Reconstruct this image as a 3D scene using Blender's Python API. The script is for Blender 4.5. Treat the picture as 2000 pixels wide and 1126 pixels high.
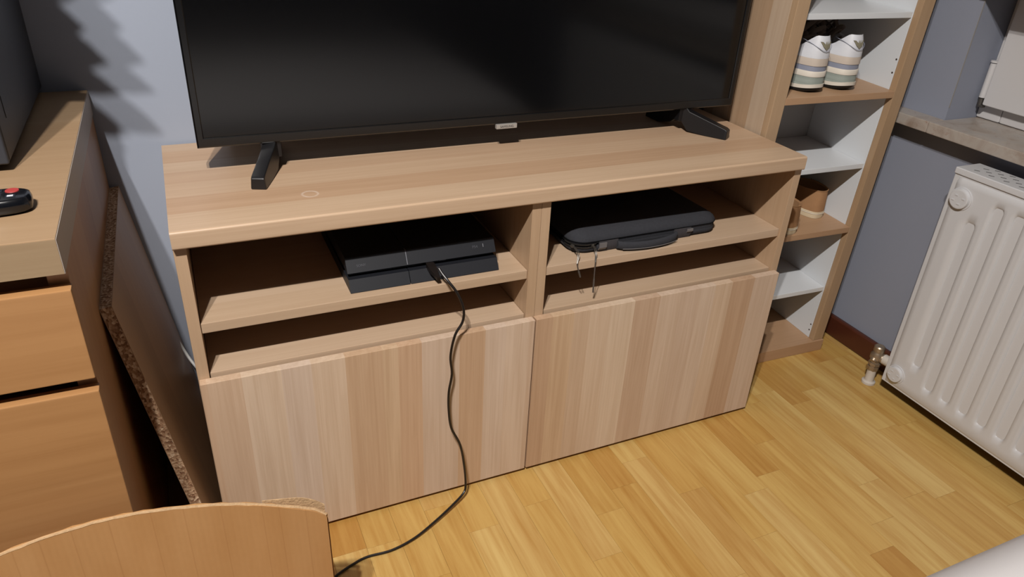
import bpy, bmesh, math, random
from mathutils import Vector, Matrix

random.seed(7)
for o in list(bpy.data.objects):
    bpy.data.objects.remove(o, do_unlink=True)
scene = bpy.context.scene
COL = scene.collection

# ------------------------------------------------------------------ camera
CAM_F, YAW, PITCH, ROLL = 1430.93, 0.443245, -0.507478, 0.054779
CAM_LOC = Vector((0.043124, -1.062546, 1.114638))
fw = Vector((math.sin(YAW)*math.cos(PITCH), math.cos(YAW)*math.cos(PITCH), math.sin(PITCH)))
rt = Vector((math.cos(YAW), -math.sin(YAW), 0))
up = rt.cross(fw)
r2 = rt*math.cos(ROLL) + up*math.sin(ROLL)
u2 = -rt*math.sin(ROLL) + up*math.cos(ROLL)
cam_data = bpy.data.cameras.new('camera')
cam_data.sensor_fit = 'HORIZONTAL'
cam_data.sensor_width = 36.0
cam_data.lens = CAM_F/2000*36.0
cam_data.clip_start = 0.02
cam = bpy.data.objects.new('camera', cam_data)
COL.objects.link(cam)
mw = Matrix((r2, u2, -fw)).transposed().to_4x4()
mw.translation = CAM_LOC
cam.matrix_world = mw
scene.camera = cam

# ------------------------------------------------------------------ light
world = bpy.data.worlds.new('night')
scene.world = world
world.use_nodes = True
world.node_tree.nodes['Background'].inputs[0].default_value = (0.02, 0.025, 0.04, 1)
world.node_tree.nodes['Background'].inputs[1].default_value = 1.0
for lx in (-0.34, -0.50):            # the two shaded bulbs of the ceiling lamp
    ld = bpy.data.lights.new('ceiling_bulb', 'SPOT')
    ld.energy = 177
    ld.color = (1.0, 0.95, 0.90)
    ld.shadow_soft_size = 0.022
    ld.spot_size = math.radians(105)
    ld.spot_blend = 1.0
    lo = bpy.data.objects.new('ceiling_bulb', ld)
    lo.location = (lx, -1.35, 2.55)
    lo.rotation_euler = (Vector((0.25, 0.05, 0.35))-Vector(lo.location)).to_track_quat('-Z', 'Y').to_euler()
    COL.objects.link(lo)
gd = bpy.data.lights.new('ambient_fill', 'POINT')  # added fill point that raises the ambient light, not a real glowing shade
gd.energy = 15
gd.color = (1.0, 0.95, 0.90)
gd.shadow_soft_size = 0.12
go = bpy.data.objects.new('ambient_fill', gd)
go.location = (-0.42, -1.35, 2.6)
COL.objects.link(go)
vs = scene.view_settings
vs.view_transform = 'Standard'
vs.look = 'None'
vs.gamma = 1.0
vs.use_curve_mapping = False
vs.exposure = 0.0

# ------------------------------------------------------------------ materials
def srgb(r, g, b):
    def f(c):
        c /= 255.0
        return c/12.92 if c <= 0.04045 else ((c+0.055)/1.055)**2.4
    return (f(r)*ALB, f(g)*ALB, f(b)*ALB, 1.0)
ALB = 0.78      # paint and laminate reflect a good deal less than their photographed tone

class Mat:
    def __init__(s, name, rough=0.5, spec=0.5, metal=0.0, col=None):
        s.m = bpy.data.materials.new(name)
        s.m.use_nodes = True
        s.nt = s.m.node_tree
        s.b = s.nt.nodes['Principled BSDF']
        s.b.inputs['Roughness'].default_value = rough
        s.b.inputs['Specular IOR Level'].default_value = spec
        s.b.inputs['Metallic'].default_value = metal
        if col is not None:
            s.b.inputs['Base Color'].default_value = col
    def n(s, t, **k):
        nd = s.nt.nodes.new(t)
        for a, v in k.items():
            setattr(nd, a, v)
        return nd
    def l(s, a, b):
        s.nt.links.new(a, b)
    def math(s, op, a, b=None, c=None):
        nd = s.n('ShaderNodeMath', operation=op)
        for i, v in enumerate((a, b, c)):
            if v is None: continue
            if hasattr(v, 'links'): s.l(v, nd.inputs[i])
            else: nd.inputs[i].default_value = v
        return nd.outputs[0]
    def mix(s, fac, a, b, mode='MIX'):
        nd = s.n('ShaderNodeMix', data_type='RGBA', blend_type=mode)
        for i, v in ((0, fac), (6, a), (7, b)):
            if hasattr(v, 'links'): s.l(v, nd.inputs[i])
            else: nd.inputs[i].default_value = v
        return nd.outputs[2]
    def ramp(s, fac, stops, interp='LINEAR'):
        nd = s.n('ShaderNodeValToRGB')
        nd.color_ramp.interpolation = interp
        els = nd.color_ramp.elements
        while len(els) < len(stops): els.new(0.5)
        for e, (p, c) in zip(els, stops):
            e.position = p; e.color = c
        s.l(fac, nd.inputs[0])
        return nd.outputs[0]
    def noise(s, vec, scale, detail=3, rough=0.5, dist=0.0):
        nd = s.n('ShaderNodeTexNoise')
        nd.inputs['Scale'].default_value = scale
        nd.inputs['Detail'].default_value = detail
        nd.inputs['Roughness'].default_value = rough
        nd.inputs['Distortion'].default_value = dist
        if vec is not None: s.l(vec, nd.inputs['Vector'])
        return nd.outputs[0]
    def mapping(s, vec, scale=(1,1,1), loc=None):
        nd = s.n('ShaderNodeMapping')
        nd.inputs['Scale'].default_value = scale
        s.l(vec, nd.inputs['Vector'])
        if loc is not None: s.l(loc, nd.inputs['Location'])
        return nd.outputs[0]
    def bump(s, h, strength=0.2, dist=0.001):
        nd = s.n('ShaderNodeBump')
        nd.inputs['Strength'].default_value = strength
        nd.inputs['Distance'].default_value = dist
        s.l(h, nd.inputs['Height'])
        s.l(nd.outputs[0], s.b.inputs['Normal'])
    def color(s, c):
        s.l(c, s.b.inputs['Base Color'])
    def obco(s):
        return s.n('ShaderNodeTexCoord').outputs['Object']
    def rand(s):
        return s.n('ShaderNodeObjectInfo').outputs['Random']

def oak(name, grain, stave, cols, stave_w=0.05, rough=0.42, amount=0.35, fine=(90, 2.2), spec=0.4, seed=0.0, extra=None, staves=True, dark=(0.62, 0.52, 0.42, 1)):
    """printed oak laminate: grain along one axis, staves side by side along another"""
    M = Mat(name, rough, spec)
    oc = M.obco()
    sep = M.n('ShaderNodeSeparateXYZ'); M.l(oc, sep.inputs[0])
    ax = {'x': 0, 'y': 1, 'z': 2}
    rnd = M.rand()
    w = M.math('MULTIPLY_ADD', sep.outputs[ax[stave]], 1.0/stave_w, seed)
    w = M.math('MULTIPLY_ADD', rnd, 37.0, w)
    v = M.n('ShaderNodeTexVoronoi', voronoi_dimensions='1D')
    v.inputs['Scale'].default_value = 1.0
    M.l(w, v.inputs['W'])
    sc = M.n('ShaderNodeSeparateColor'); M.l(v.outputs['Color'], sc.inputs[0])
    n = len(cols)
    base = M.ramp(sc.outputs[0] if staves else rnd, [(i/(n-1) if n > 1 else 0, c) for i, c in enumerate(cols)])
    off = M.n('ShaderNodeCombineXYZ')
    for i in range(3): M.l(M.math('MULTIPLY', sc.outputs[1], 9.0+i), off.inputs[i])
    s1 = [fine[0]]*3; s1[ax[grain]] = fine[1]
    s2 = [22.0]*3; s2[ax[grain]] = 1.3
    g1 = M.noise(M.mapping(oc, s1, off.outputs[0]), 1.6, 5, 0.62, 0.6)
    g2 = M.noise(M.mapping(oc, s2, off.outputs[0]), 1.6, 3, 0.5, 1.2)
    f1 = M.ramp(g1, [(0.32, (1,1,1,1)), (0.62, (0,0,0,1))])
    f2 = M.ramp(g2, [(0.30, (1,1,1,1)), (0.70, (0,0,0,1))])
    gs = M.math('MULTIPLY_ADD', f2, 0.45, M.math('MULTIPLY', f1, 0.55))
    gs = M.math('MULTIPLY', gs, amount)
    c = M.mix(gs, base, dark, 'MULTIPLY')
    if extra is not None: c = extra(M, oc, c)
    M.color(c)
    M.bump(g1, 0.06, 0.0006)
    return M.m

O1 = srgb(199,165,132); O2 = srgb(210,180,148); O3 = srgb(184,148,115); O4 = srgb(205,172,138)
def ring_stain(M, oc, c):
    d = M.n('ShaderNodeVectorMath', operation='DISTANCE')
    M.l(oc, d.inputs[0]); d.inputs[1].default_value = RING
    r = M.math('ABSOLUTE', M.math('SUBTRACT', d.outputs['Value'], 0.0125))
    f = M.math('SUBTRACT', 1.0, M.math('MULTIPLY', r, 350.0))
    f = M.math('MAXIMUM', f, 0.0)
    nn = M.noise(oc, 90.0, 2)
    f = M.math('MULTIPLY', f, M.math('MULTIPLY', nn, 0.55))
    return M.mix(f, c, (0.85, 0.8, 0.75, 1))
RING = (0.2155-0.6, 0.0905-0.2, 0.6505)
OAKT = [srgb(202,168,136), srgb(217,191,165), srgb(198,164,133), srgb(211,183,154), srgb(206,176,147)]
M_top = oak('oak_laminate_top', 'x', 'y', OAKT, 0.062, 0.38, 0.40, (90, 1.4), extra=ring_stain, seed=3.3)
M_shelf = oak('oak_laminate_shelf', 'x', 'y', [srgb(203,176,148), srgb(208,182,156)], 0.11, 0.42, 0.28, (80, 1.6))
M_oakv = oak('oak_laminate_upright', 'z', 'x', [srgb(198,167,135), srgb(206,177,147)], 0.06, 0.42, 0.32)
M_oakvy = oak('oak_laminate_side', 'z', 'y', [srgb(196,158,122), srgb(207,174,142), srgb(200,166,132)], 0.075, 0.42, 0.3)
M_door = oak('oak_laminate_door', 'z', 'x', [srgb(216,182,151), srgb(232,210,186), srgb(205,171,140), srgb(228,207,188), srgb(220,190,158), srgb(208,174,144)], 0.05, 0.45, 0.5, (110, 2.2), seed=0.4)
M_frame = oak('oak_frame_wood', 'z', 'y', [srgb(182,148,114), srgb(210,190,168), srgb(187,156,125), srgb(200,174,147), srgb(179,146,112)], 0.055, 0.45, 0.36, seed=1.7)
M_framez = oak('oak_frame_stile', 'z', 'x', [srgb(188,158,125), srgb(194,165,133)], 0.2, 0.42, 0.3)
M_framex = oak('oak_frame_wood_flat', 'x', 'y', [srgb(190,152,118), srgb(196,160,126)], 0.3, 0.45, 0.25)
M_dresser = oak('honey_wood_veneer', 'x', 'y', [srgb(173,144,112), srgb(179,152,121)], 0.4, 0.4, 0.35, (60, 2.0))
M_dresserf = oak('honey_wood_veneer_front', 'x', 'z', [srgb(180,133,86), srgb(188,142,94)], 0.5, 0.4, 0.4, (55, 2.0))
M_dresserslab = oak('pale_wood_edge', 'x', 'z', [srgb(163,140,110), srgb(168,145,117)], 0.5, 0.45, 0.4, (70, 2.0))
M_dresserside = oak('brown_wood_side', 'z', 'y', [srgb(178,132,92), srgb(190,146,106)], 0.12, 0.4, 0.3)
FL = [srgb(206,162,88), srgb(220,184,112), srgb(224,192,123), srgb(211,172,98), srgb(228,197,130), srgb(198,151,80), srgb(217,180,107), srgb(222,187,117)]
M_plank = oak('floor_strip_wood', 'y', 'x', FL, 5.0, 0.36, 0.80, (46, 2.8), spec=0.4, staves=False, dark=(0.66, 0.47, 0.26, 1))
M_subfloor = Mat('floor_base_wood', 0.5, col=srgb(150,104,52)).m

def plain(name, col, rough=0.5, spec=0.5, metal=0.0, bump=None, var=0.0, vscale=8.0):
    M = Mat(name, rough, spec, metal, col)
    if var or bump:
        oc = M.obco()
        if var:
            n = M.noise(oc, vscale, 4)
            M.color(M.mix(n, tuple(c*(1-var) for c in col[:3])+(1,), tuple(min(1, c*(1+var)) for c in col[:3])+(1,)))
        if bump:
            M.bump(M.noise(oc, bump[0], 3), bump[1], bump[2])
    return M.m

M_slabend = plain('grey_beige_slab_end', srgb(178,167,157), 0.45, 0.4, var=0.04, vscale=20)
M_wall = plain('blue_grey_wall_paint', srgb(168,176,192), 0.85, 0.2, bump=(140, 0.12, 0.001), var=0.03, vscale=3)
M_wallr = plain('blue_grey_wall_paint_dim', srgb(152,157,172), 0.85, 0.2, bump=(140, 0.12, 0.001), var=0.04, vscale=4)  # same paint as M_wall, darkened to imitate weaker light on this wall
M_ceil = plain('white_ceiling_paint', srgb(228,226,222), 0.9, 0.2, var=0.02)
M_base = plain('dark_red_brown_baseboard', srgb(82,42,28), 0.35, 0.5, var=0.3, vscale=14)
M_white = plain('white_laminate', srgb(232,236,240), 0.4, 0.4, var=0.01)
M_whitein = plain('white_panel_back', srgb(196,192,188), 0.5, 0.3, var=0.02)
M_rad = plain('radiator_enamel', srgb(219,219,221), 0.32, 0.5, var=0.015, vscale=3)
M_radgap = plain('radiator_slot_dark', srgb(40,36,34), 0.7)
M_pvc = plain('white_window_plastic', srgb(222,220,220), 0.35, 0.5, var=0.01)
M_brass = plain('aged_nickel_brass', srgb(186,168,146), 0.38, 0.5, 0.75, var=0.3, vscale=60)
M_pipe = plain('chipped_white_pipe_paint', srgb(214,206,196), 0.45, 0.5, var=0.08, vscale=70)
M_black = plain('black_satin_plastic', srgb(20,20,23), 0.38, 0.5, var=0.1)
M_bezel = plain('black_gloss_bezel', srgb(14,14,15), 0.22, 0.5, var=0.1)
M_screen = plain('dark_tv_screen', srgb(9,9,10), 0.12, 0.45, bump=(2.0, 0.02, 0.002))
M_badge = plain('silver_badge', srgb(196,192,186), 0.35, 0.5, 0.4, var=0.02)
M_badgetxt = plain('dark_lettering', srgb(60,58,58), 0.5, var=0.02)
M_console = plain('matte_black_console', srgb(28,30,36), 0.5, 0.4, bump=(900, 0.1, 0.0003), var=0.05)
M_gloss = plain('gloss_black_recess', srgb(8,8,9), 0.15, 0.6, var=0.1)
M_greytxt = plain('grey_print', srgb(74,75,82), 0.5, var=0.02)
M_lightprint = plain('light_grey_mark', srgb(150,152,160), 0.4, var=0.02)
M_cable = plain('black_cable_rubber', srgb(22,17,16), 0.4, 0.5, var=0.1)
M_fabric = plain('charcoal_bag_fabric', srgb(56,57,62), 0.9, 0.2, bump=(700, 0.5, 0.0008), var=0.18, vscale=220)
M_fabricin = plain('black_bag_lining', srgb(14,14,16), 0.95, 0.1, var=0.1)
M_web = plain('grey_webbing', srgb(72,69,72), 0.9, 0.2, bump=(500, 0.5, 0.0008), var=0.15, vscale=160)
M_patch = plain('shiny_grey_patch', srgb(112,108,108), 0.55, 0.4, var=0.15, vscale=90)
M_zip = plain('gunmetal_zip', srgb(96,94,92), 0.35, 0.5, 0.8, var=0.1)
M_chrome = plain('polished_zip_pull', srgb(120,116,110), 0.42, 0.5, 0.8, var=0.05)
M_cordtip = plain('brown_grey_cord', srgb(84,76,70), 0.7, var=0.15, vscale=200)
M_app = plain('dark_grey_appliance', srgb(58,60,66), 0.5, 0.4, var=0.06)
M_appd = plain('black_appliance_trim', srgb(20,18,18), 0.45, var=0.1)
M_remote = plain('glossy_black_remote', srgb(13,15,20), 0.16, 0.6, var=0.1)
M_red = plain('red_button', srgb(178,62,60), 0.5, var=0.1)
M_btn = plain('dark_blue_grey_button', srgb(28,33,44), 0.45, var=0.08)
M_mark = plain('white_print', srgb(214,216,222), 0.5, var=0.02)
M_leaf = plain('green_leaf', srgb(52,92,42), 0.5, var=0.2)
M_pot = plain('terracotta_pot', srgb(160,92,62), 0.8, var=0.1)
M_sole = plain('black_rubber_sole', srgb(22,22,24), 0.7, var=0.1)
M_cream = plain('cream_midsole', srgb(228,219,205), 0.6, var=0.03)
M_sage = plain('sage_grey_panel', srgb(150,158,150), 0.7, bump=(400, 0.3, 0.0008), var=0.06, vscale=40)
M_blueg = plain('blue_grey_band', srgb(146,151,168), 0.6, var=0.04)
M_tan = plain('pale_tan_band', srgb(206,192,178), 0.7, var=0.05, vscale=60)
M_leather = plain('white_leather', srgb(226,228,234), 0.5, bump=(260, 0.15, 0.0008), var=0.02)
M_emblem = plain('olive_grey_emblem', srgb(140,134,112), 0.6, var=0.03)
M_lace = plain('dark_brown_lace', srgb(100,84,72), 0.9, var=0.2, vscale=60)
M_suede = plain('tan_suede', srgb(178,136,98), 0.95, 0.15, bump=(500, 0.3, 0.0008), var=0.12, vscale=40)
M_suedein = plain('dark_shoe_lining', srgb(62,46,38), 0.95, var=0.1)
M_gum = plain('cream_gum_sole', srgb(222,204,172), 0.7, var=0.05, vscale=30)
M_sheet = plain('white_bed_linen', srgb(226,222,222), 0.9, 0.2, bump=(900, 0.25, 0.0006), var=0.02)
M_matt = plain('mattress_ticking', srgb(200,196,192), 0.9, var=0.03)
M_blind = plain('grey_blind_fabric', srgb(150,146,142), 0.9, var=0.03)
M_white_cord = plain('white_cord', srgb(230,230,228), 0.5, var=0.02)

def sill_mat():
    M = Mat('rose_beige_marble', 0.3, 0.5)
    oc = M.obco()
    n1 = M.noise(oc, 14, 5, 0.6, 0.8); n2 = M.noise(oc, 60, 4, 0.6)
    c = M.ramp(n1, [(0.3, srgb(158,140,126)), (0.52, srgb(184,174,164)), (0.75, srgb(170,166,162))])
    sp = M.ramp(n2, [(0.62, (0,0,0,1)), (0.72, (1,1,1,1))])
    c = M.mix(M.math('MULTIPLY', sp, 0.6), c, srgb(150,100,78))
    M.color(c)
    return M.m
M_sill = sill_mat()

def chip_mat():
    M = Mat('raw_chipboard_edge', 0.9, 0.2)
    oc = M.obco()
    v = M.n('ShaderNodeTexVoronoi'); v.inputs['Scale'].default_value = 330
    M.l(M.mapping(oc, (1, 1, 0.7)), v.inputs['Vector'])
    sc = M.n('ShaderNodeSeparateColor'); M.l(v.outputs['Color'], sc.inputs[0])
    c = M.ramp(sc.outputs[0], [(0.0, srgb(132,96,70)), (0.35, srgb(178,140,108)), (0.7, srgb(204,170,136)), (1.0, srgb(228,200,168))])
    M.color(c)
    M.bump(v.outputs['Distance'], 0.5, 0.002)
    return M.m
M_chip = chip_mat()
M_melamine = oak('grey_brown_melamine', 'z', 'y', [srgb(172,140,110), srgb(186,152,120)], 0.1, 0.4, 0.25, seed=2.0)

def card_mat():
    M = Mat('corrugated_cardboard', 0.85, 0.2)
    oc = M.obco()
    sep = M.n('ShaderNodeSeparateXYZ'); M.l(oc, sep.inputs[0])
    n = M.noise(M.mapping(oc, (3, 3, 0.6)), 6, 4)
    n3 = M.noise(oc, 120, 3)
    fl = M.n('ShaderNodeTexWave'); fl.inputs['Scale'].default_value = 42; fl.inputs['Distortion'].default_value = 0.6
    fl.bands_direction = 'X'
    M.l(oc, fl.inputs['Vector'])
    c = M.ramp(n, [(0.3, srgb(190,142,90)), (0.7, srgb(203,157,106))])
    v = M.n('ShaderNodeTexVoronoi', voronoi_dimensions='1D', feature='DISTANCE_TO_EDGE')
    v.inputs['Scale'].default_value = 26
    M.l(sep.outputs[0], v.inputs['W'])
    line = M.ramp(v.outputs['Distance'], [(0.0, (1,1,1,1)), (0.03, (0,0,0,1))])
    c = M.mix(M.math('MULTIPLY', line, 0.25), c, srgb(150,100,58))
    c = M.mix(M.math('MULTIPLY', n3, 0.18), c, srgb(170,120,74))
    M.color(c)
    M.bump(fl.outputs[0], 0.12, 0.001)
    return M.m
M_card = card_mat()
M_cardedge = plain('torn_cardboard_edge', srgb(206,172,132), 0.95, 0.1, bump=(300, 0.6, 0.002), var=0.2, vscale=120)

# ------------------------------------------------------------------ geometry helpers
def BM(): return bmesh.new()

def box(bm, x0, x1, y0, y1, z0, z1, bev=0.0, seg=2):
    g = bmesh.ops.create_cube(bm, size=1.0)
    vs_ = g['verts']
    for v in vs_:
        v.co = Vector(((x0+x1)/2+v.co.x*(x1-x0), (y0+y1)/2+v.co.y*(y1-y0), (z0+z1)/2+v.co.z*(z1-z0)))
    if bev > 0:
        es = list({e for v in vs_ for e in v.link_edges})
        bmesh.ops.bevel(bm, geom=es, offset=bev, offset_type='OFFSET', segments=seg, profile=0.5, affect='EDGES')
    return bm

def ring_frame(d, ref=None):
    d = d.normalized()
    ref = ref or (Vector((0,0,1)) if abs(d.z) < 0.9 else Vector((1,0,0)))
    a = d.cross(ref).normalized()
    return a, d.cross(a).normalized()

def cyl(bm, p0, p1, r0, r1=None, n=20, cap=True):
    r1 = r0 if r1 is None else r1
    p0, p1 = Vector(p0), Vector(p1)
    a, b = ring_frame(p1-p0)
    A = [bm.verts.new(p0+(a*math.cos(2*math.pi*i/n)+b*math.sin(2*math.pi*i/n))*r0) for i in range(n)]
    B = [bm.verts.new(p1+(a*math.cos(2*math.pi*i/n)+b*math.sin(2*math.pi*i/n))*r1) for i in range(n)]
    for i in range(n): bm.faces.new((A[i], A[(i+1) % n], B[(i+1) % n], B[i]))
    if cap:
        bm.faces.new(list(reversed(A))); bm.faces.new(B)
    return bm

def revolve(bm, p, d, prof, n=24):
    """prof: list of (distance along d, radius)"""
    p = Vector(p); d = Vector(d).normalized(); a, b = ring_frame(d)
    rings = []
    for t, r in prof:
        rings.append([bm.verts.new(p+d*t+(a*math.cos(2*math.pi*i/n)+b*math.sin(2*math.pi*i/n))*max(r, 1e-4)) for i in range(n)])
    for A, B in zip(rings, rings[1:]):
        for i in range(n): bm.faces.new((A[i], A[(i+1) % n], B[(i+1) % n], B[i]))
    bm.faces.new(list(reversed(rings[0]))); bm.faces.new(rings[-1])
    return bm

def catmull(pts, k=6):
    P = [Vector(p) for p in pts]
    P = [P[0]*2-P[1]] + P + [P[-1]*2-P[-2]]
    out = []
    for i in range(1, len(P)-2):
        a, b, c, d = P[i-1], P[i], P[i+1], P[i+2]
        for j in range(k):
            t = j/k
            out.append(0.5*((2*b)+(c-a)*t+(2*a-5*b+4*c-d)*t*t+(3*b-a-3*c+d)*t**3))
    out.append(P[-2])
    return out

def tube(bm, pts, r, n=10, k=6, smooth=True, flat=None):
    P = catmull(pts, k) if smooth else [Vector(p) for p in pts]
    rings = []
    a = None
    for i, p in enumerate(P):
        d = (P[min(i+1, len(P)-1)]-P[max(i-1, 0)]).normalized()
        if a is None: a, b = ring_frame(d)
        else:
            a = (a-d*a.dot(d)).normalized(); b = d.cross(a).normalized()
        rr = r[min(len(r)-1, int(i/len(P)*len(r)))] if isinstance(r, (list, tuple)) else r
        fa, fb = (1, 1) if flat is None else flat
        rings.append([bm.verts.new(p+(a*math.cos(2*math.pi*j/n)*fa+b*math.sin(2*math.pi*j/n)*fb)*rr) for j in range(n)])
    for A, B in zip(rings, rings[1:]):
        for j in range(n): bm.faces.new((A[j], A[(j+1) % n], B[(j+1) % n], B[j]))
    bm.faces.new(list(reversed(rings[0]))); bm.faces.new(rings[-1])
    return bm

def loft(bm, rings, cap0=True, cap1=True, closed=True):
    R = [[bm.verts.new(Vector(p)) for p in r] for r in rings]
    n = len(R[0])
    for A, B in zip(R, R[1:]):
        for j in range(n if closed else n-1):
            bm.faces.new((A[j], A[(j+1) % n], B[(j+1) % n], B[j]))
    if cap0: bm.faces.new(list(reversed(R[0])))
    if cap1: bm.faces.new(R[-1])
    return bm

def prism(bm, poly, f0, f1):
    """poly 2D points; f0 and f1 map a 2D point to the two end positions"""
    return loft(bm, [[f0(p) for p in poly], [f1(p) for p in poly]])

def bevel_all(bm, off, seg=2, ang=0.5):
    es = [e for e in bm.edges if len(e.link_faces) == 2 and e.calc_face_angle(0) > ang]
    bmesh.ops.bevel(bm, geom=es, offset=off, offset_type='OFFSET', segments=seg, profile=0.5, affect='EDGES')

def link(name, bm, mat, parent=None, smooth=True, local=False, angle=0.6):
    bmesh.ops.recalc_face_normals(bm, faces=bm.faces)
    me = bpy.data.meshes.new(name)
    bm.to_mesh(me); bm.free()
    if parent is not None and not local:
        me.transform(Matrix.Translation(-parent.location))
    me.materials.append(mat)
    if smooth:
        for p in me.polygons: p.use_smooth = True
        me.set_sharp_from_angle(angle=angle)
    o = bpy.data.objects.new(name, me)
    COL.objects.link(o)
    if smooth and angle <= 0.6:
        wn = o.modifiers.new('weighted_normal', 'WEIGHTED_NORMAL'); wn.keep_sharp = True
    if parent is not None: o.parent = parent
    return o

def sub(name, bm, mat, parent, root, smooth=True, angle=0.6, local=False):
    """a sub-part: parent is a part whose thing (root) carries the offset"""
    o = link(name, bm, mat, None, smooth, angle=angle)
    if not local: o.data.transform(Matrix.Translation(-root.location))
    o.parent = parent
    return o

def thing(name, loc, label, cat, rot=(0,0,0), group=None):
    o = bpy.data.objects.new(name, None)
    o.empty_display_size = 0.05
    COL.objects.link(o)
    o.location = Vector(loc); o.rotation_euler = rot
    o['label'] = label; o['category'] = cat
    if group: o['group'] = group
    return o

def single(name, bm, mat, loc, label, cat, smooth=True, angle=0.6, group=None):
    o = link(name, bm, mat, None, smooth, angle=angle)
    o.data.transform(Matrix.Translation(-Vector(loc)))
    o.location = Vector(loc)
    o['label'] = label; o['category'] = cat
    if group: o['group'] = group
    return o

def struct(name, bm, mat, label=None, cat=None, smooth=False):
    o = link(name, bm, mat, None, smooth)
    o['kind'] = 'structure'
    if label: o['label'] = label
    if cat: o['category'] = cat
    return o

def text_mesh(body, size, depth=0.0002):
    cu = bpy.data.curves.new('lettering', 'FONT')
    cu.body = body; cu.size = size; cu.extrude = depth
    cu.align_x = 'CENTER'; cu.align_y = 'CENTER'
    to = bpy.data.objects.new('lettering', cu)
    COL.objects.link(to)
    bpy.context.view_layer.update()
    me = bpy.data.meshes.new_from_object(to.evaluated_get(bpy.context.evaluated_depsgraph_get()))
    bpy.data.objects.remove(to, do_unlink=True)
    return me

# ------------------------------------------------------------------ room shell
WY, WX = 0.415, 1.685
XL, YF, ZC = -2.3, -3.1, 2.8
fl_bm = BM(); box(fl_bm, XL, WX, YF, WY, -0.06, -0.009)
floor = struct('floor', fl_bm, M_subfloor, 'warm golden oak strip floor', 'floor')
# floor strips: columns 64.3 mm wide, joints known where the photograph shows them
PW = 0.0643
known = {0.813: [-0.059], 0.684: [-0.172], 1.005: [-0.237, -0.62], 0.620: [-0.27], 1.391: [0.004], 1.198: [-0.40], 0.941: [-0.34], 0.748: [-0.46], 0.427: [-0.12]}
plank_cache = {}
def plank(x0, x1, y0, y1):
    key = (round(x1-x0, 4), round(y1-y0, 3))
    if key not in plank_cache:
        bm = BM(); w, l = x1-x0-0.0003, y1-y0-0.0003
        box(bm, -w/2, w/2, -l/2, l/2, -0.009, 0.0, 0.00012, 1)
        me = bpy.data.meshes.new('plank'); bm.to_mesh(me); bm.free()
        me.materials.append(M_plank)
        plank_cache[key] = me
    o = bpy.data.objects.new('plank', plank_cache[key])
    COL.objects.link(o); o.parent = floor
    o.location = ((x0+x1)/2, (y0+y1)/2, 0)
k = -6
x = 0.684 - 11*PW
while x < WX-0.001:
    x1 = min(x+PW, WX)
    js = []
    for kk, vv in known.items():
        if abs(kk-x) < 0.012: js = sorted(vv, reverse=True)
    y = WY
    rr = random.Random(int(x*1000)+5)
    cuts = []
    if js:
        t = js[0]
        while t < WY: t += rr.choice((0.30, 0.37, 0.43))
        top = min(t, WY)
        yy = js[0]
        up_ = []
        while yy < WY:
            up_.append(yy); yy += rr.choice((0.34, 0.41))
        cuts = sorted(up_, reverse=True) + js[1:]
        yy = cuts[-1]
    else:
        yy = WY + rr.uniform(0, 0.3)
    while yy > -0.95:
        yy -= rr.choice((0.28, 0.34, 0.40, 0.46))
        cuts.append(yy)
    for cy in [c_ for c_ in cuts if c_ < WY-0.01]:
        plank(x, x1, cy, y); y = cy
    plank(x, x1, YF, y)
    x = x1
# unseen remainder of the floor to the left, as one wide strip field
bm = BM(); box(bm, XL, 0.684-11*PW-0.0003, YF, WY, -0.009, 0)
rem = link('plank', bm, M_plank, None, False); rem.parent = floor

bm = BM(); box(bm, XL-0.1, WX+0.35, WY, WY+0.1, -0.06, ZC)
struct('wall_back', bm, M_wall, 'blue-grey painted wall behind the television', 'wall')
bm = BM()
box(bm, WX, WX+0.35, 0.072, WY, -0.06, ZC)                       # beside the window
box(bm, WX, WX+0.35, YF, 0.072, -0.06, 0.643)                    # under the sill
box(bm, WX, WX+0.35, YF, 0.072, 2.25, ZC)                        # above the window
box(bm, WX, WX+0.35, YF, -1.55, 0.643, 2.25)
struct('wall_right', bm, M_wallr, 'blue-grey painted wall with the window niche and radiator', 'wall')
bm = BM(); box(bm, XL-0.1, XL, YF, WY, -0.06, ZC); struct('wall_left', bm, M_wall)
bm = BM(); box(bm, XL-0.1, WX+0.35, YF-0.1, YF, -0.06, ZC); struct('wall_front', bm, M_wall)
bm = BM(); box(bm, XL-0.1, WX+0.35, YF-0.1, WY+0.1, ZC, ZC+0.1); struct('ceiling', bm, M_ceil)
bm = BM(); box(bm, WX-0.0007, WX+0.0012, 0.0708, 0.0722, 0.70, 2.2)
struct('trim_1', bm, M_blind, 'thin pale chipped line down the corner of the window niche', 'trim')
# baseboards
def baseboard(name, x0, x1, y0, y1, label):
    bm = BM(); box(bm, x0, x1, y0, y1, 0.0005, 0.062, 0.006, 3)
    o = struct(name, bm, M_base, label, 'baseboard', True)
baseboard('baseboard_right', WX-0.018, WX-0.0005, YF+0.02, WY-0.001, 'dark red-brown wooden baseboard below the radiator wall')

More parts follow.
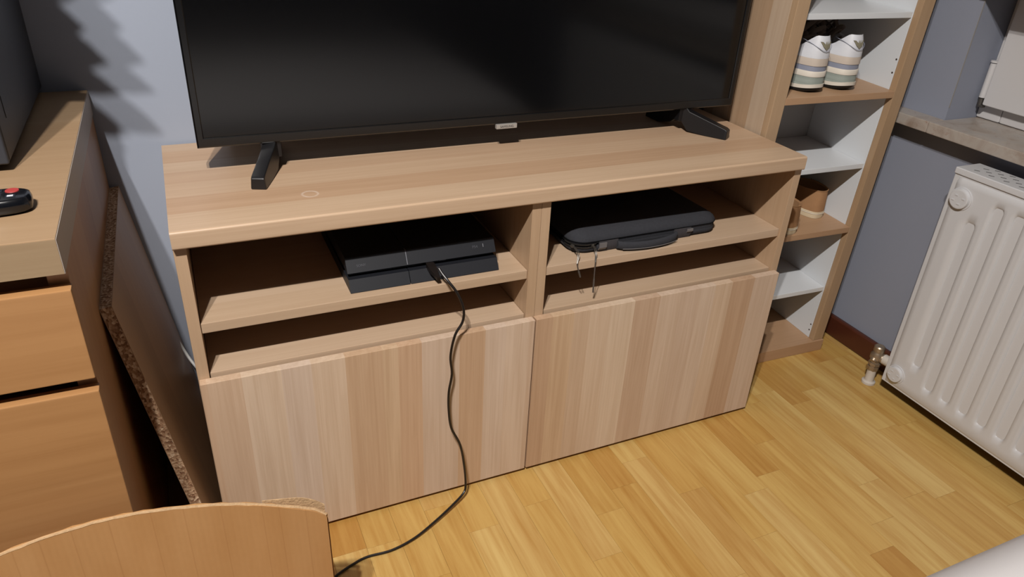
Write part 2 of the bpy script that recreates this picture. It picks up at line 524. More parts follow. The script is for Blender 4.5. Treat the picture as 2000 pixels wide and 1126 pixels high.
# window: marble sill, plastic frame and sash in the niche
win = thing('window_1', (1.79, -0.3, 0.671), 'white plastic window in the niche above the marble sill', 'window')
win['kind'] = 'structure'
bm = BM(); box(bm, 1.631, 1.86, -1.62, 0.0715, 0.644, 0.671, 0.003, 2)
box(bm, 1.631, WX-0.0005, 0.0715, 0.36, 0.644, 0.671, 0.003, 2)
link('window_sill', bm, M_sill, win)['label'] = 'speckled rose-beige marble window sill'
bm = BM()
box(bm, 1.79, 1.86, 0.012, 0.0715, 0.672, 2.245, 0.004)
box(bm, 1.79, 1.86, -1.545, 0.012, 0.672, 0.712, 0.004)
box(bm, 1.79, 1.86, -1.545, 0.012, 2.195, 2.245, 0.004)
link('window_frame', bm, M_pvc, win)
sash = None
bm = BM()
box(bm, 1.765, 1.835, -0.06, 0.050, 0.707, 2.205, 0.003)
box(bm, 1.765, 1.835, -1.4, -0.06, 0.707, 0.79, 0.003)
box(bm, 1.772, 1.835, -1.4, -0.06, 2.13, 2.205, 0.003)
box(bm, 1.772, 1.835, -1.5, -1.4, 0.707, 2.205, 0.003)
sash = link('sash', bm, M_pvc, win)
Mg = Mat('window_glass', 0.03, 0.5, col=(0.9, 0.93, 0.95, 1)); Mg.b.inputs['Transmission Weight'].default_value = 1.0
bm = BM(); box(bm, 1.80, 1.806, -1.4, -0.06, 0.79, 2.13); sub('pane', bm, Mg.m, sash, win, False)
bm = BM()
cyl(bm, (1.772, 0.0592, 0.722), (1.772, 0.0592, 0.80), 0.0078, n=16)
cyl(bm, (1.772, 0.0592, 0.802), (1.772, 0.0592, 0.806), 0.0088, n=16)
link('hinge_sleeve', bm, M_pvc, win)
bm = BM(); cyl(bm, (1.772, 0.0592, 0.706), (1.772, 0.0592, 0.720), 0.0068, n=16)
box(bm, 1.764, 1.776, 0.047, 0.059, 0.7005, 0.7065, 0.001)
link('hinge_pin', bm, M_chrome, win)
# roller blind hanging in front of the niche, its lower bar just above the picture
bl = thing('roller_blind', (1.665, -0.7, 0.955), 'grey roller blind hanging down in front of the window', 'blind')
bm = BM(); box(bm, 1.663, 1.667, -1.5, 0.07, 0.97, 2.26); link('blind_cloth', bm, M_blind, bl)
bm = BM(); box(bm, 1.659, 1.671, -1.5, 0.07, 0.952, 0.970, 0.003); link('bottom_bar', bm, M_pvc, bl)
bm = BM(); cyl(bm, (1.66, -1.5, 2.29), (1.66, 0.07, 2.29), 0.022); link('roller', bm, M_pvc, bl)

# ------------------------------------------------------------------ television unit
H, TT, D = 0.6505, 0.029, 0.4076
tvu = thing('tv_unit', (0.6, 0.2, 0), 'low wide light oak television unit with two doors and open shelves', 'cabinet')
bm = BM(); box(bm, 0, 1.2, 0, D, H-TT, H)
es = [e for e in bm.edges if abs(e.verts[0].co.y) < 1e-6 and abs(e.verts[1].co.y) < 1e-6 and abs(e.verts[0].co.z-e.verts[1].co.z) < 1e-6]
bmesh.ops.bevel(bm, geom=es, offset=0.004, segments=4, profile=0.5, affect='EDGES')
o = link('top_board', bm, M_top, tvu)
CF = 0.012
ZT = H-TT-0.0004
def vpanel(name, x0, x1, y0, y1, z0, z1, mat, par, bev=0.0008):
    bm = BM(); box(bm, x0, x1, y0, y1, z0, z1, bev); return link(name, bm, mat, par)
vpanel('side_panel', 0.0, 0.018, CF, D-0.001, 0.004, ZT, M_oakv, tvu)
vpanel('side_panel', 1.188, 1.206, CF, D-0.001, 0.004, ZT, M_oakv, tvu)
vpanel('divider_panel', 0.5852, 0.6036, CF, D-0.012, 0.004, ZT, M_oakv, tvu)
vpanel('divider_panel', 0.604, 0.6222, CF, D-0.012, 0.004, ZT, M_oakv, tvu)
vpanel('back_panel', 0.0182, 0.585, D-0.011, D-0.004, 0.01, ZT, M_oakv, tvu)
vpanel('back_panel', 0.6224, 1.1878, D-0.011, D-0.004, 0.01, ZT, M_oakv, tvu)
for xa, xb in ((0.0186, 0.5848), (0.6226, 1.1876)):
    vpanel('shelf', xa, xb, 0.016, D-0.0115, 0.466, 0.484, M_shelf, tvu, 0.0012)
    vpanel('compartment_floor', xa, xb, 0.018, D-0.0115, 0.371, 0.389, M_shelf, tvu, 0.0012)
    vpanel('bottom_panel', xa, xb, 0.018, D-0.0115, 0.01, 0.028, M_shelf, tvu, 0.0012)
for xa, xb in ((0.0015, 0.5985), (0.6015, 1.1985)):
    vpanel('door', xa, xb, -0.0044, 0.0118, 0.0102, 0.384, M_door, tvu, 0.0010)
for xp, s in ((0.5852, -1), (1.188, -1)):       # little cam fittings high on the uprights
    bm = BM(); revolve(bm, (xp, 0.05, 0.609), (s, 0, 0), [(0, 0.008), (0.0015, 0.008), (0.002, 0.0065)])
    link('cam_fitting', bm, M_shelf, tvu)

# ------------------------------------------------------------------ television
TY = 0.215
tv = thing('television', (0.6125, 0.235, H), 'large flat black television standing on two splayed feet', 'television')
tx0, tx1, tz0, tz1 = 0.059, 1.166, 0.7005, 1.335
bm = BM()
b = 0.012
def fr(i, y, bot=0.0): return [(tx0+i, y, tz0+i+bot), (tx1-i, y, tz0+i+bot), (tx1-i, y, tz1-i), (tx0+i, y, tz1-i)]
loft(bm, [fr(0, TY+0.028), fr(0, TY+0.0025), fr(0.0025, TY), fr(b-0.0015, TY, 0.005), fr(b, TY+0.0015, 0.005), fr(b, TY+0.006, 0.005)], False, False)
link('bezel', bm, M_bezel, tv)
bm = BM(); box(bm, tx0+b-0.002, tx1-b+0.002, TY+0.0025, TY+0.012, tz0+0.015, tz1-b+0.002); link('screen', bm, M_screen, tv, False)
bm = BM()
def rr4(x0, x1, z0, z1, y): return [(x0, y, z0), (x1, y, z0), (x1, y, z1), (x0, y, z1)]
loft(bm, [rr4(tx0+0.004, tx1-0.004, tz0+0.004, tz1-0.004, TY+0.02), rr4(tx0+0.006, tx1-0.006, tz0+0.006, tz1-0.006, TY+0.034),
          rr4(tx0+0.12, tx1-0.12, tz0+0.03, tz1-0.15, TY+0.062), rr4(tx0+0.14, tx1-0.14, tz0+0.05, tz1-0.17, TY+0.066)])
link('back_shell', bm, M_black, tv)
badge_bm = BM(); box(badge_bm, 0.596, 0.6395, TY-0.004, TY+0.004, 0.6925, 0.7015, 0.0008)
badge = link('brand_badge', badge_bm, M_badge, tv)
me = text_mesh('SAMSUNG', 0.0062)
me.transform(Matrix.Translation(Vector((0.6178, TY-0.0041, 0.6968))-tv.location) @ Matrix.Rotation(math.pi/2, 4, 'X') @ Matrix.Scale(1.0, 4))
me.materials.clear(); me.materials.append(M_badgetxt)
lt = bpy.data.objects.new('lettering', me); COL.objects.link(lt); lt.parent = badge
def tv_foot(root, tip, tip_back):
    """splayed blade foot: root under the panel, toe in front, heel behind"""
    bm = BM()
    rx, ry = root
    d = Vector((tip[0]-rx, tip[1]-ry)); L = d.length; d.normalize()
    d2 = Vector((tip_back[0]-rx, tip_back[1]-ry)); L2 = d2.length; d2.normalize()
    zt = tz0+0.012-H
    def sect(s, z0, z1, wb, wt, dd):
        c = Vector((rx, ry))+dd*s; n = Vector((-dd.y, dd.x))
        P = []
        for w, z in ((-wb, z0), (wb, z0), (wt, z1), (-wt, z1)):
            q = c+n*w; P.append((q.x, q.y, H+z))
        return P
    rings = [sect(L, 0.0003, 0.019, 0.0125, 0.0105, d), sect(L-0.006, 0.0003, 0.0225, 0.013, 0.011, d),
             sect(L*0.55, 0.0003, 0.034, 0.0135, 0.0105, d), sect(L*0.18, 0.003, 0.045, 0.0135, 0.011, d),
             sect(0.004, 0.022, zt, 0.014, 0.0125, d)]
    loft(bm, rings)
    d3 = -d2
    rings = [sect(-0.006, 0.022, zt, 0.014, 0.0125, d3), sect(-L2*0.2, 0.012, 0.046, 0.0135, 0.011, d3), sect(-L2*0.6, 0.0003, 0.03, 0.0125, 0.0095, d3), sect(-L2, 0.0003, 0.016, 0.011, 0.009, d3)]
    loft(bm, rings)
    c = Vector((rx, ry))
    box(bm, rx-0.016, rx+0.016, ry-0.012, ry+0.02, H+0.022, H+zt)
    bevel_all(bm, 0.002, 2, 0.7)
    link('foot', bm, M_black, tv)
tv_foot((0.178, 0.233), (0.1400, 0.132), (0.196, 0.345))
tv_foot((1.048, 0.233), (1.1085, 0.144), (1.040, 0.345))

# ------------------------------------------------------------------ tall shelving unit
UROT = (0.0328, 0, -0.0329)
UO = Vector((1.2068, 0.157, 0.0))
tall = thing('shelving_unit', UO, 'tall narrow oak-framed shelving unit with white shelves holding shoes', 'shelf', rot=UROT)
UW, UD, UH = 0.3803, 0.232, 1.95
def ub(name, x0, x1, y0, y1, z0, z1, mat, bev=0.0009):
    bm = BM(); box(bm, x0, x1, y0, y1, z0, z1, bev); return link(name, bm, mat, tall, local=True)
ub('stile', 0.0, 0.0328, 0.0, 0.018, 0.0345, UH, M_framez, 0.0016)
ub('stile', 0.346, UW, 0.0, 0.018, 0.0345, UH, M_framez, 0.0016)
ub('side_panel', 0.0, 0.0145, 0.0182, UD, 0.001, UH, M_frame)
ub('side_panel', UW-0.0145, UW, 0.0182, UD, 0.001, UH, M_frame)
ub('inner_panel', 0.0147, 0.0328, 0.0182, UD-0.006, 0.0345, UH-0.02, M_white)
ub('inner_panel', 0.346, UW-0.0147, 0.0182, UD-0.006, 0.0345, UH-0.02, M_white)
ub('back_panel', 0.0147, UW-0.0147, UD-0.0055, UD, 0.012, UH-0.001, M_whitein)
ub('plinth', 0.0006, UW+0.001, -0.0045, 0.0135, 0.0006, 0.0345, M_framex)
ub('bottom_board', 0.015, UW-0.015, 0.0138, UD-0.006, 0.018, 0.0343, M_framex)
ub('top_panel', 0.015, UW-0.015, 0.0185, UD-0.006, UH-0.019, UH-0.001, M_framex)
for z, wood in ((0.1985, 0), (0.3865, 1), (0.5505, 0), (0.7333, 1), (0.9035, 0), (1.09, 1), (1.27, 0), (1.45, 1), (1.63, 0)):
    if wood: ub('wood_shelf', 0.033, 0.3455, 0.0, UD-0.006, z-0.0155, z, M_framex)
    else: ub('white_shelf', 0.033, 0.3455, 0.0195, UD-0.006, z-0.0125, z, M_white)
for z in (0.80, 0.77, 0.075, 0.057):
    bm = BM(); cyl(bm, (0.3462, 0.0235, z), (0.3455, 0.0235, z), 0.0022, n=12); link('pin_hole', bm, M_suedein, tall, local=True)
TM = Matrix.Translation(UO) @ Matrix.Rotation(UROT[2], 4, 'Z') @ Matrix.Rotation(UROT[0], 4, 'X')

# ------------------------------------------------------------------ shoes
def foot_outline(n, L, W, heelr, grow=0.0, y0=0.0, sqx=0.76):
    """closed plan outline of a shoe, heel at y=0 and toe at y=L"""
    pts = []
    for i in range(n):
        a = 2*math.pi*i/n
        s, c = math.sin(a), math.cos(a)          # heel at a=-90
        t = (1+s)/2
        yy = t*L
        w = heelr + (W/2-heelr)*min(1, max(0, (t-0.15)/0.5))**0.8
        sq = math.copysign(abs(c)**sqx, c)
        x = sq*w + 0.006*math.sin(t*math.pi)
        pts.append((x*(1+grow), y0 - grow*0.02 + yy*(1+grow*0.3), 0))
    return pts

def sneaker(loc_local, rz, label):
    P = TM @ Vector(loc_local)
    t = thing('sneaker', P, label, 'shoe', rot=(UROT[0], 0, UROT[2]+rz), group='white sneakers on the shelf')
    N = 64
    L, W, hr = 0.198, 0.095, 0.0455
    def ol(g, z, lean): return [(x, y+lean, z) for x, y, _ in foot_outline(N, L, W, hr, g)]
    def band(name, spec, mat, cap0=True, cap1=True):
        bm = BM(); loft(bm, [ol(g, z, ln) for z, g, ln in spec], cap0, cap1)
        return link(name, bm, mat, t, local=True, angle=0.9)
    # rocker sole: heel edge lifts a little
    def curve(bmo):
        for v in bmo.data.vertices:
            if v.co.y < 0.05: v.co.z += (0.05-v.co.y)**2*2.0
    s = band('outsole', [(0.0003, -0.06, 0.008), (0.003, 0.0, 0.003), (0.0081, 0.02, 0.0)], M_sole); curve(s)
    s = band('midsole', [(0.0082, 0.045, -0.002), (0.0158, 0.04, -0.002)], M_cream); curve(s)
    band('heel_panel', [(0.0159, 0.03, -0.001), (0.020, 0.028, -0.001), (0.0205, 0.018, 0.0), (0.0235, 0.025, 0.0), (0.024, 0.018, 0.0), (0.0275, 0.024, 0.0), (0.028, 0.014, 0.0), (0.032, 0.02, 0.0005), (0.0360, 0.016, 0.001)], M_sage)
    band('lower_band', [(0.0361, 0.03, 0.0), (0.0465, 0.03, 0.0), (0.0480, 0.01, 0.001)], M_cream)
    band('blue_band', [(0.0481, 0.005, 0.0015), (0.0590, 0.0, 0.002)], M_blueg)
    band('tan_band', [(0.0591, 0.018, 0.001), (0.0735, 0.012, 0.002), (0.0750, -0.005, 0.002)], M_tan)
    # upper: rings rise to a collar that is high at the heel and tongue
    bm = BM()
    rings = []
    for f in (0.0, 0.2, 0.45, 0.7, 0.88, 1.0):
        ring = []
        for x, y, _ in foot_outline(N, L, W, hr, 0.0):
            tt = y/L
            hz = 0.046 - 0.027*max(0, min(1, (tt-0.05)/0.16)) if tt < 0.3 else 0.019+0.012*math.sin(min(1, (tt-0.3)/0.7)*math.pi)
            if tt < 0.05: hz = 0.0465
            taper = 1-0.24*f**1.5
            yy = y*(1-0.0*f)+0.008*f*f*(1 if tt < 0.5 else -1.5)
            ring.append((x*taper, yy+0.002, 0.0751+hz*f))
        rings.append(ring)
    inner = [(x*0.86, 0.012+(y-0.012)*0.94, z-0.002) for x, y, z in rings[-1]]
    low = [(x*0.8, 0.016+(y-0.016)*0.9, 0.06) for x, y, z in inner]
    loft(bm, rings+[inner, low], False, False)
    uppr = link('upper', bm, M_leather, t, local=True, angle=1.0)
    bm = BM(); loft(bm, [[(x*0.99, y, z+0.0004) for x, y, z in low], [(x*0.98, y, z+0.0010) for x, y, z in low]])
    sub('insole', bm, M_suedein, uppr, t, local=True)
    # heel emblem: spread wings over a point, laid on the curved heel
    def heel_pos(u, z):
        tz = (z-0.0751)/0.0465
        best = None
        for i in range(N):
            x, y, _ = foot_outline(N, L, W, hr, 0.0)[i]
            if y < L*0.3:
                X = x*(1-0.24*max(tz, 0)**1.5)
                if best is None or abs(X-u) < best[0]: best = (abs(X-u), y)
        return Vector((u, best[1]+0.008*max(tz,0)**2+0.0012-0.0016, z))
    poly = [(-0.0165, 0.0085), (-0.0115, 0.0085), (-0.0065, -0.0025), (-0.0045, -0.0020), (-0.0022, 0.0095), (-0.0012, 0.0015), (0.0012, 0.0015), (0.0022, 0.0095), (0.0045, -0.0020), (0.0065, -0.0025), (0.0115, 0.0085), (0.0165, 0.0085), (0.0088, -0.0045), (0.0, -0.0125), (-0.0088, -0.0045)]
    bm = BM()
    front = [heel_pos(px*0.9, 0.1035+pz*0.8) for px, pz in poly]
    ctr = heel_pos(0, 0.1025)
    fv = [bm.verts.new(p) for p in front]; bv = [bm.verts.new(p+Vector((0, 0.0012, 0))) for p in front]
    c0 = bm.verts.new(ctr)
    m = len(fv)
    for i in range(m):
        bm.faces.new((fv[i], fv[(i+1) % m], c0))
        bm.faces.new((fv[i], bv[i], bv[(i+1) % m], fv[(i+1) % m]))
    sub('emblem', bm, M_emblem, uppr, t, smooth=False, local=True)
    # stitched heel-tab seam and side eyelet loop
    seam = [heel_pos(u, 0.0905+ (u/0.03)**2*0.020) for u in [-0.030+0.06*i/14 for i in range(15)]]
    bm = BM(); tube(bm, seam, 0.0006, 6, 2); sub('seam', bm, M_blueg, uppr, t, local=True)
    return t
sneaker((0.1290, 0.020, 0.7333), 0.06, 'white sneaker with sage heel beside the oak upright, left of the pair')
sneaker((0.2235, 0.022, 0.7333), 0.02, 'white sneaker with sage heel nearer the white panel, right of the pair')

# bundle of dark brown laces lying behind the sneakers
lc = thing('lace_bundle', TM @ Vector((0.15, 0.11, 0.7333)), 'tangled dark brown strands heaped on top of the white sneakers', 'laces', rot=UROT)
rl = random.Random(3)
for i in range(24):
    a = rl.uniform(0.0, 2*math.pi); cx, cy = rl.uniform(-0.045, 0.07), rl.uniform(-0.015, 0.055)
    R = rl.uniform(0.018, 0.042); hz = rl.uniform(0.098, 0.128)
    pts = [(cx+R*math.cos(a+q*0.8)*1.2, cy+R*0.6*math.sin(a+q*0.8), hz+0.014*math.sin(q*1.7+i)+0.006*math.sin(i*3+q)) for q in range(6)]
    bm = BM(); tube(bm, pts, 0.0034, 8, 5, flat=(1.7, 0.5))
    link('strand', bm, M_lace, lc, local=True)

def suede_shoe(loc_local, rz, label, s=1.0):
    P = TM @ Vector(loc_local)
    t = thing('suede_shoe', P, label, 'shoe', rot=(UROT[0], 0, UROT[2]+rz), group='tan suede shoes on the shelf')
    N = 56; L, W, hr = 0.152*s, 0.082*s, 0.036*s
    def ol(g, z, lean=0): return [(x, y+lean, z) for x, y, _ in foot_outline(N, L, W, hr, g)]
    bm = BM(); loft(bm, [ol(0.0, 0.0004), ol(0.04, 0.003), ol(0.04, 0.017), ol(0.0, 0.0185)]); link('sole', bm, M_gum, t, local=True)
    bm = BM(); tube(bm, [(x, y, 0.0135) for x, y, _ in foot_outline(N, L, W, hr, 0.05)]+[ol(0.05, 0.0135)[0]], 0.0009, 6, 1, False)
    link('welt', bm, M_cream, t, local=True)
    rings = []
    for f in (0, 0.25, 0.5, 0.75, 0.93, 1.0):
        ring = []
        for x, y, _ in foot_outline(N, L, W, hr, 0.0):
            tt = y/L
            hz = 0.054 + 0.002*math.cos(tt*7.0) - 0.026*max(0.0, (tt-0.4)/0.6)**1.6
            taper = 1-0.10*f**2-(0.0 if tt < 0.5 else 0.3*f*(tt-0.5)*2)
            ring.append((x*taper, y+0.004*f*f, 0.0186+hz*f*s))
        rings.append(ring)
    inner = [(x*0.88, 0.01+(y-0.01)*0.92, z-0.001) for x, y, z in rings[-1]]
    low = [(x*0.85, 0.012+(y-0.012)*0.9, 0.024) for x, y, z in inner]
    bm = BM(); loft(bm, rings+[inner, low], False, False)
    uppr = link('upper', bm, M_suede, t, local=True, angle=1.0)
    bm = BM(); loft(bm, [[(x, y, z+0.0002) for x, y, z in low], [(x, y, z+0.0012) for x, y, z in low]])
    sub('insole', bm, M_suedein, uppr, t, local=True)
    bm = BM(); tube(bm, [(p[0]*1.005, p[1]-0.0004, p[2]) for p in rings[-1]]+[rings[-1][0]], 0.0013, 6, 1, False)
    sub('collar_piping', bm, M_suede, uppr, t, local=True)
    # heel counter seam
    q = [(hr*0.99*math.cos(-2.0+0.0*i)+0.0, 0.0, 0.02) for i in range(2)]
    seam = []
    for i in range(10):
        f = i/9
        k_ = int(N*(0.93+0.09*f)) % N
        ring_i = min(5, int(f*5.0))
        p = rings[ring_i][k_]
        seam.append((p[0]*1.008, p[1]-0.0005, 0.0186+f*0.052*s))
    bm = BM(); tube(bm, seam, 0.0007, 6, 3); sub('seam', bm, M_suedein, uppr, t, local=True)
    return t
suede_shoe((0.3005, 0.064, 0.3865), 0.10, 'tan suede shoe with cream sole and open heel facing out, against the white panel')
suede_shoe((0.166, 0.006, 0.3865), 0.20, 'tan suede shoe half hidden behind the television unit corner')

# ------------------------------------------------------------------ radiator
RX, RY0, RY1, RZ0, RZ1 = 1.575, -0.066, -1.35, 0.042, 0.600
rad = thing('radiator', (1.62, -0.7, 0.0), 'white ribbed panel radiator below the window sill', 'radiator')
bm = BM()
pitch = 0.0463
dep = 0.014
ys = []
nfl = int((abs(RY1-RY0)-0.06)/pitch)
yst = RY0-0.062
def prof(y):                      # depth of the face behind its front plane
    if y > yst+0.012 or y < yst-(nfl+0.2)*pitch: return 0.0
    t = ((yst-y)/pitch) % 1.0
    # broad proud rib, narrower valley
    if t < 0.16: return dep*t/0.16
    if t < 0.40: return dep
    if t < 0.56: return dep*(1-(t-0.40)/0.16)
    return 0.0
def in_round(y, z):
    for cz in (0.553, 0.083):
        if (y-(RY0-0.036))**2+(z-cz)**2 < 0.036**2: return True
    return False
NY = 1
yl = [RY0-0.011]
ycur = yst
yl += [RY0-0.0135, RY0-0.025, RY0-0.045]
for i in range(nfl):
    for f in (0.0, 0.05, 0.11, 0.16, 0.22, 0.34, 0.40, 0.45, 0.51, 0.56, 0.72, 0.86):
        yl.append(yst-(i+f)*pitch)
yl.append(RY1+0.02); yl.append(RY1+0.006)
zl = [RZ0+0.004, RZ0+0.012, RZ0+0.03, 0.086, 0.092, 0.098, 0.106, 0.128, 0.134, 0.14, 0.3, 0.44, 0.50, 0.507, 0.514, 0.535, 0.548, 0.556, 0.562, 0.567, 0.58, RZ1-0.012, RZ1-0.004]
vv = []
for j, z in enumerate(zl):
    row = []
    for i, y in enumerate(yl):
        fl0 = 0.134 if y > yst-0.7*pitch else 0.094
        fl1 = 0.507 if y > yst-0.7*pitch else 0.560
        m_ = max(0.0, min(1.0, (z-fl0+0.006)/0.012))*max(0.0, min(1.0, (fl1+0.006-z)/0.012))
        d = prof(y)*m_
        if i in (0, len(yl)-1) or j in (0, len(zl)-1): d = 0.005
        row.append(bm.verts.new((RX+d, y, z)))
    vv.append(row)
for j in range(len(zl)-1):
    for i in range(len(yl)-1):
        bm.faces.new((vv[j][i], vv[j][i+1], vv[j+1][i+1], vv[j+1][i]))
link('front_panel', bm, M_rad, rad, angle=1.2)
bm = BM()
box(bm, RX+0.0045, RX+0.016, RY1, RY0, RZ0, RZ1, 0.002)
link('panel_rim', bm, M_rad, rad)
bm = BM(); box(bm, RX+0.014, RX+0.07, RY0-0.004, RY0, RZ0+0.012, RZ1-0.002, 0.0012); link('end_cover', bm, M_rad, rad)
bm = BM(); box(bm, RX+0.05, RX+0.072, RY1, RY0-0.006, RZ0, RZ1-0.002, 0.003); link('rear_panel', bm, M_rad, rad)
# top grille with a field of slots
bm = BM(); box(bm, RX+0.001, RX+0.078, RY1-0.001, RY0+0.001, RZ1, RZ1+0.0145, 0.0022, 3)
gr = link('top_grille', bm, M_rad, rad)
slot_me = None
rows = [(RX+0.022, 0.0), (RX+0.037, 0.5), (RX+0.052, 0.0), (RX+0.066, 0.5)]
for ri, (sx_, ph) in enumerate(rows):
    for i in range(12):
        y = RY0-0.034-(i+ph)*0.034
        if slot_me is None:
            bm = BM(); box(bm, -0.0012, 0.0012, -0.0055, 0.0055, -0.0003, 0.0003)
            slot_me = bpy.data.meshes.new('slot'); bm.to_mesh(slot_me); bm.free(); slot_me.materials.append(M_radgap)
        so = bpy.data.objects.new('slot', slot_me); COL.objects.link(so); so.parent = gr
        so.location = Vector((sx_, y, RZ1+0.0146))-rad.location
        so.rotation_euler = (0, 0, 0.5)
for cz in (0.553, 0.083):
    r_ = 0.0225 if cz > 0.3 else 0.0205
    bm = BM(); revolve(bm, (RX+0.003, RY0-0.036, cz), (-1, 0, 0), [(0, r_+0.004), (0.005, r_+0.003), (0.0052, r_), (0.012, r_-0.001), (0.0135, r_-0.004)], 36)
    kn = link('plug_cap', bm, M_rad, rad)
    for dy, dz in ((0.006, 0.008), (-0.004, -0.010), (-0.012, 0.004), (0.011, -0.004)):
        bm = BM(); box(bm, RX-0.0115, RX-0.0104, RY0-0.036+dy-0.0035, RY0-0.036+dy+0.0035, cz+dz-0.0016, cz+dz+0.0016, 0.0004)
        sub('embossed_mark', bm, M_rad, kn, rad)
# valve: painted foot, nickel body, union into the radiator
vx, vy = 1.592, -0.026
bm = BM()
revolve(bm, (vx, vy, 0.0006), (0, 0, 1), [(0, 0.017), (0.006, 0.017), (0.009, 0.0125), (0.012, 0.0115), (0.04, 0.0115), (0.044, 0.0135)])
valve = link('pipe', bm, M_pipe, rad)
bm = BM()
revolve(bm, (vx, vy, 0.044), (0, 0, 1), [(0, 0.0145), (0.010, 0.0145), (0.0105, 0.0125), (0.014, 0.0125), (0.0145, 0.0155), (0.022, 0.0155), (0.023, 0.012), (0.034, 0.0125)], 8)
link('union_nut', bm, M_brass, rad, angle=0.3)
bm = BM()
revolve(bm, (vx, vy, 0.072), (0, 0, 1), [(0, 0.012), (0.006, 0.0165), (0.018, 0.0165), (0.024, 0.013), (0.028, 0.0125), (0.029, 0.0135), (0.040, 0.0135), (0.043, 0.011)], 20)
cyl(bm, (vx, vy, 0.083), (vx+0.008, RY0+0.022, 0.083), 0.0125, 0.0125, 16)
cyl(bm, (vx-0.016, vy-0.004, 0.074), (vx-0.006, vy, 0.082), 0.008, 0.010, 16)
link('valve_body', bm, M_brass, rad)
bm = BM(); cyl(bm, (vx+0.008, RY0+0.024, 0.083), (vx+0.010, RY0+0.001, 0.083), 0.0135, 0.0135, 20); link('valve_union', bm, M_pipe, rad)

# ------------------------------------------------------------------ dresser
DX = -0.1005; DF = -0.225; DZ = 0.7585
dr = thing('dresser', (-0.5, 0.1, 0), 'honey-coloured wooden chest of drawers cut off by the picture edge', 'dresser')
bm = BM(); box(bm, -0.9, DX, DF, WY-0.003, DZ-0.0425, DZ, 0.0012)
link('top_slab', bm, M_dresser, dr)
bm = BM(); box(bm, -0.9, DX-0.0002, DF-0.0006, DF, DZ-0.0423, DZ-0.0012); link('slab_edge_band', bm, M_dresserslab, dr)
bm = BM(); box(bm, DX, DX+0.0006, DF-0.0004, WY-0.004, DZ-0.0423, DZ-0.0012); link('slab_end_band', bm, M_slabend, dr)
for a, b_ in ((DX-0.0225, DX-0.001), (-0.899, -0.878)):
    vpanel('side_panel', a, b_, DF+0.022, WY-0.004, 0.001, DZ-0.043, M_dresserside, dr, 0.001)
vpanel('back_panel', -0.877, DX-0.023, WY-0.012, WY-0.005, 0.02, DZ-0.044, M_dresserside, dr)
def drawer(z0, z1):
    d = vpanel('drawer', -0.895, DX+0.0015, DF, DF+0.019, z0, z1, M_dresserf, dr, 0.0022)
    bm = BM(); box(bm, -0.85, DX-0.04, DF+0.0195, DF+0.42, z0+0.01, z1-0.03); sub('drawer_box', bm, M_dresserside, d, dr, False)
for z0, z1 in ((0.575, 0.6955), (0.302, 0.5575), (0.03, 0.286)): drawer(z0, z1)
for z in (0.700, 0.5665, 0.294): vpanel('rail', -0.876, DX-0.0235, DF+0.045, DF+0.063, z-0.02, z+0.012, M_dresserside, dr)

# ------------------------------------------------------------------ things on the dresser
ap = thing('appliance', (-0.39, 0.19, DZ), 'dark grey boxy appliance standing on the wooden dresser', 'appliance')
ax0, ax1, ay0, ay1 = -0.60, -0.166, 0.004, 0.404
bm = BM(); box(bm, ax0, ax1, ay0+0.0085, ay1, DZ+0.010, 1.12, 0.004, 3); link('case', bm, M_app, ap)
bm = BM(); box(bm, ax0, ax1, ay0, ay0+0.0070, DZ+0.010, 1.12, 0.003, 3); link('front_frame', bm, M_app, ap)
bm = BM(); box(bm, ax0+0.02, ax1-0.03, ay0-0.004, ay0, DZ+0.05, 1.09, 0.002); link('front_window', bm, M_appd, ap)
bm = BM(); box(bm, ax1-0.001, ax1+0.0008, 0.060, 0.106, 0.813, 0.95, 0.0); link('vent_recess', bm, M_appd, ap)
for xx in (ax0+0.05, ax1-0.04):
    for yy in (ay0+0.05, ay1-0.05):
        bm = BM(); cyl(bm, (xx, yy, DZ+0.0004), (xx, yy, DZ+0.013), 0.015, 0.017, 16); link('foot', bm, M_appd, ap)

rm = thing('remote_control', (-0.2, -0.13, DZ), 'glossy black remote control with a red power button on the dresser', 'remote control', rot=(0, 0, 0.05))
def rmring(z, g):
    out = []
    for i in range(28):
        a = 2*math.pi*i/28
        c, s = math.cos(a), math.sin(a)
        out.append((math.copysign(abs(c)**0.45, c)*(0.072+g), math.copysign(abs(s)**0.55, s)*(0.0235+g), z))
    return out
bm = BM(); loft(bm, [rmring(0.0006, -0.004), rmring(0.004, 0.0), rmring(0.012, 0.0), rmring(0.0175, -0.0015), rmring(0.0192, -0.0045)])
link('body', bm, M_remote, rm, local=True, angle=0.9)
bm = BM(); revolve(bm, (0.0530, 0.0095, 0.0190), (0, 0, 1), [(0, 0.0072), (0.0009, 0.0068), (0.0012, 0.0055)]); link('power_button', bm, M_red, rm, local=True)
for i, bx_ in enumerate((0.0375, 0.023, 0.0085, -0.006, -0.0205, -0.035, -0.0495)):
    for j, by_ in enumerate((0.0115, 0.0, -0.0115)):
        bm = BM(); box(bm, bx_-0.006, bx_+0.006, by_-0.0038, by_+0.0038, 0.0188, 0.0200, 0.0005)
        bt = link('button', bm, M_btn, rm, local=True)
        bm = BM(); box(bm, bx_-0.003, bx_+0.003, by_-0.0020, by_+0.0020, 0.02001, 0.02015); sub('button_mark', bm, M_mark, bt, rm, False, local=True)
bm = BM(); box(bm, 0.0475, 0.0575, -0.013, -0.005, 0.0188, 0.0200, 0.0003)
sb = link('source_button', bm, M_btn, rm, local=True)
bm = BM(); box(bm, 0.0495, 0.0555, -0.0115, -0.0065, 0.02001, 0.02015); sub('button_mark', bm, M_mark, sb, rm, False, local=True)

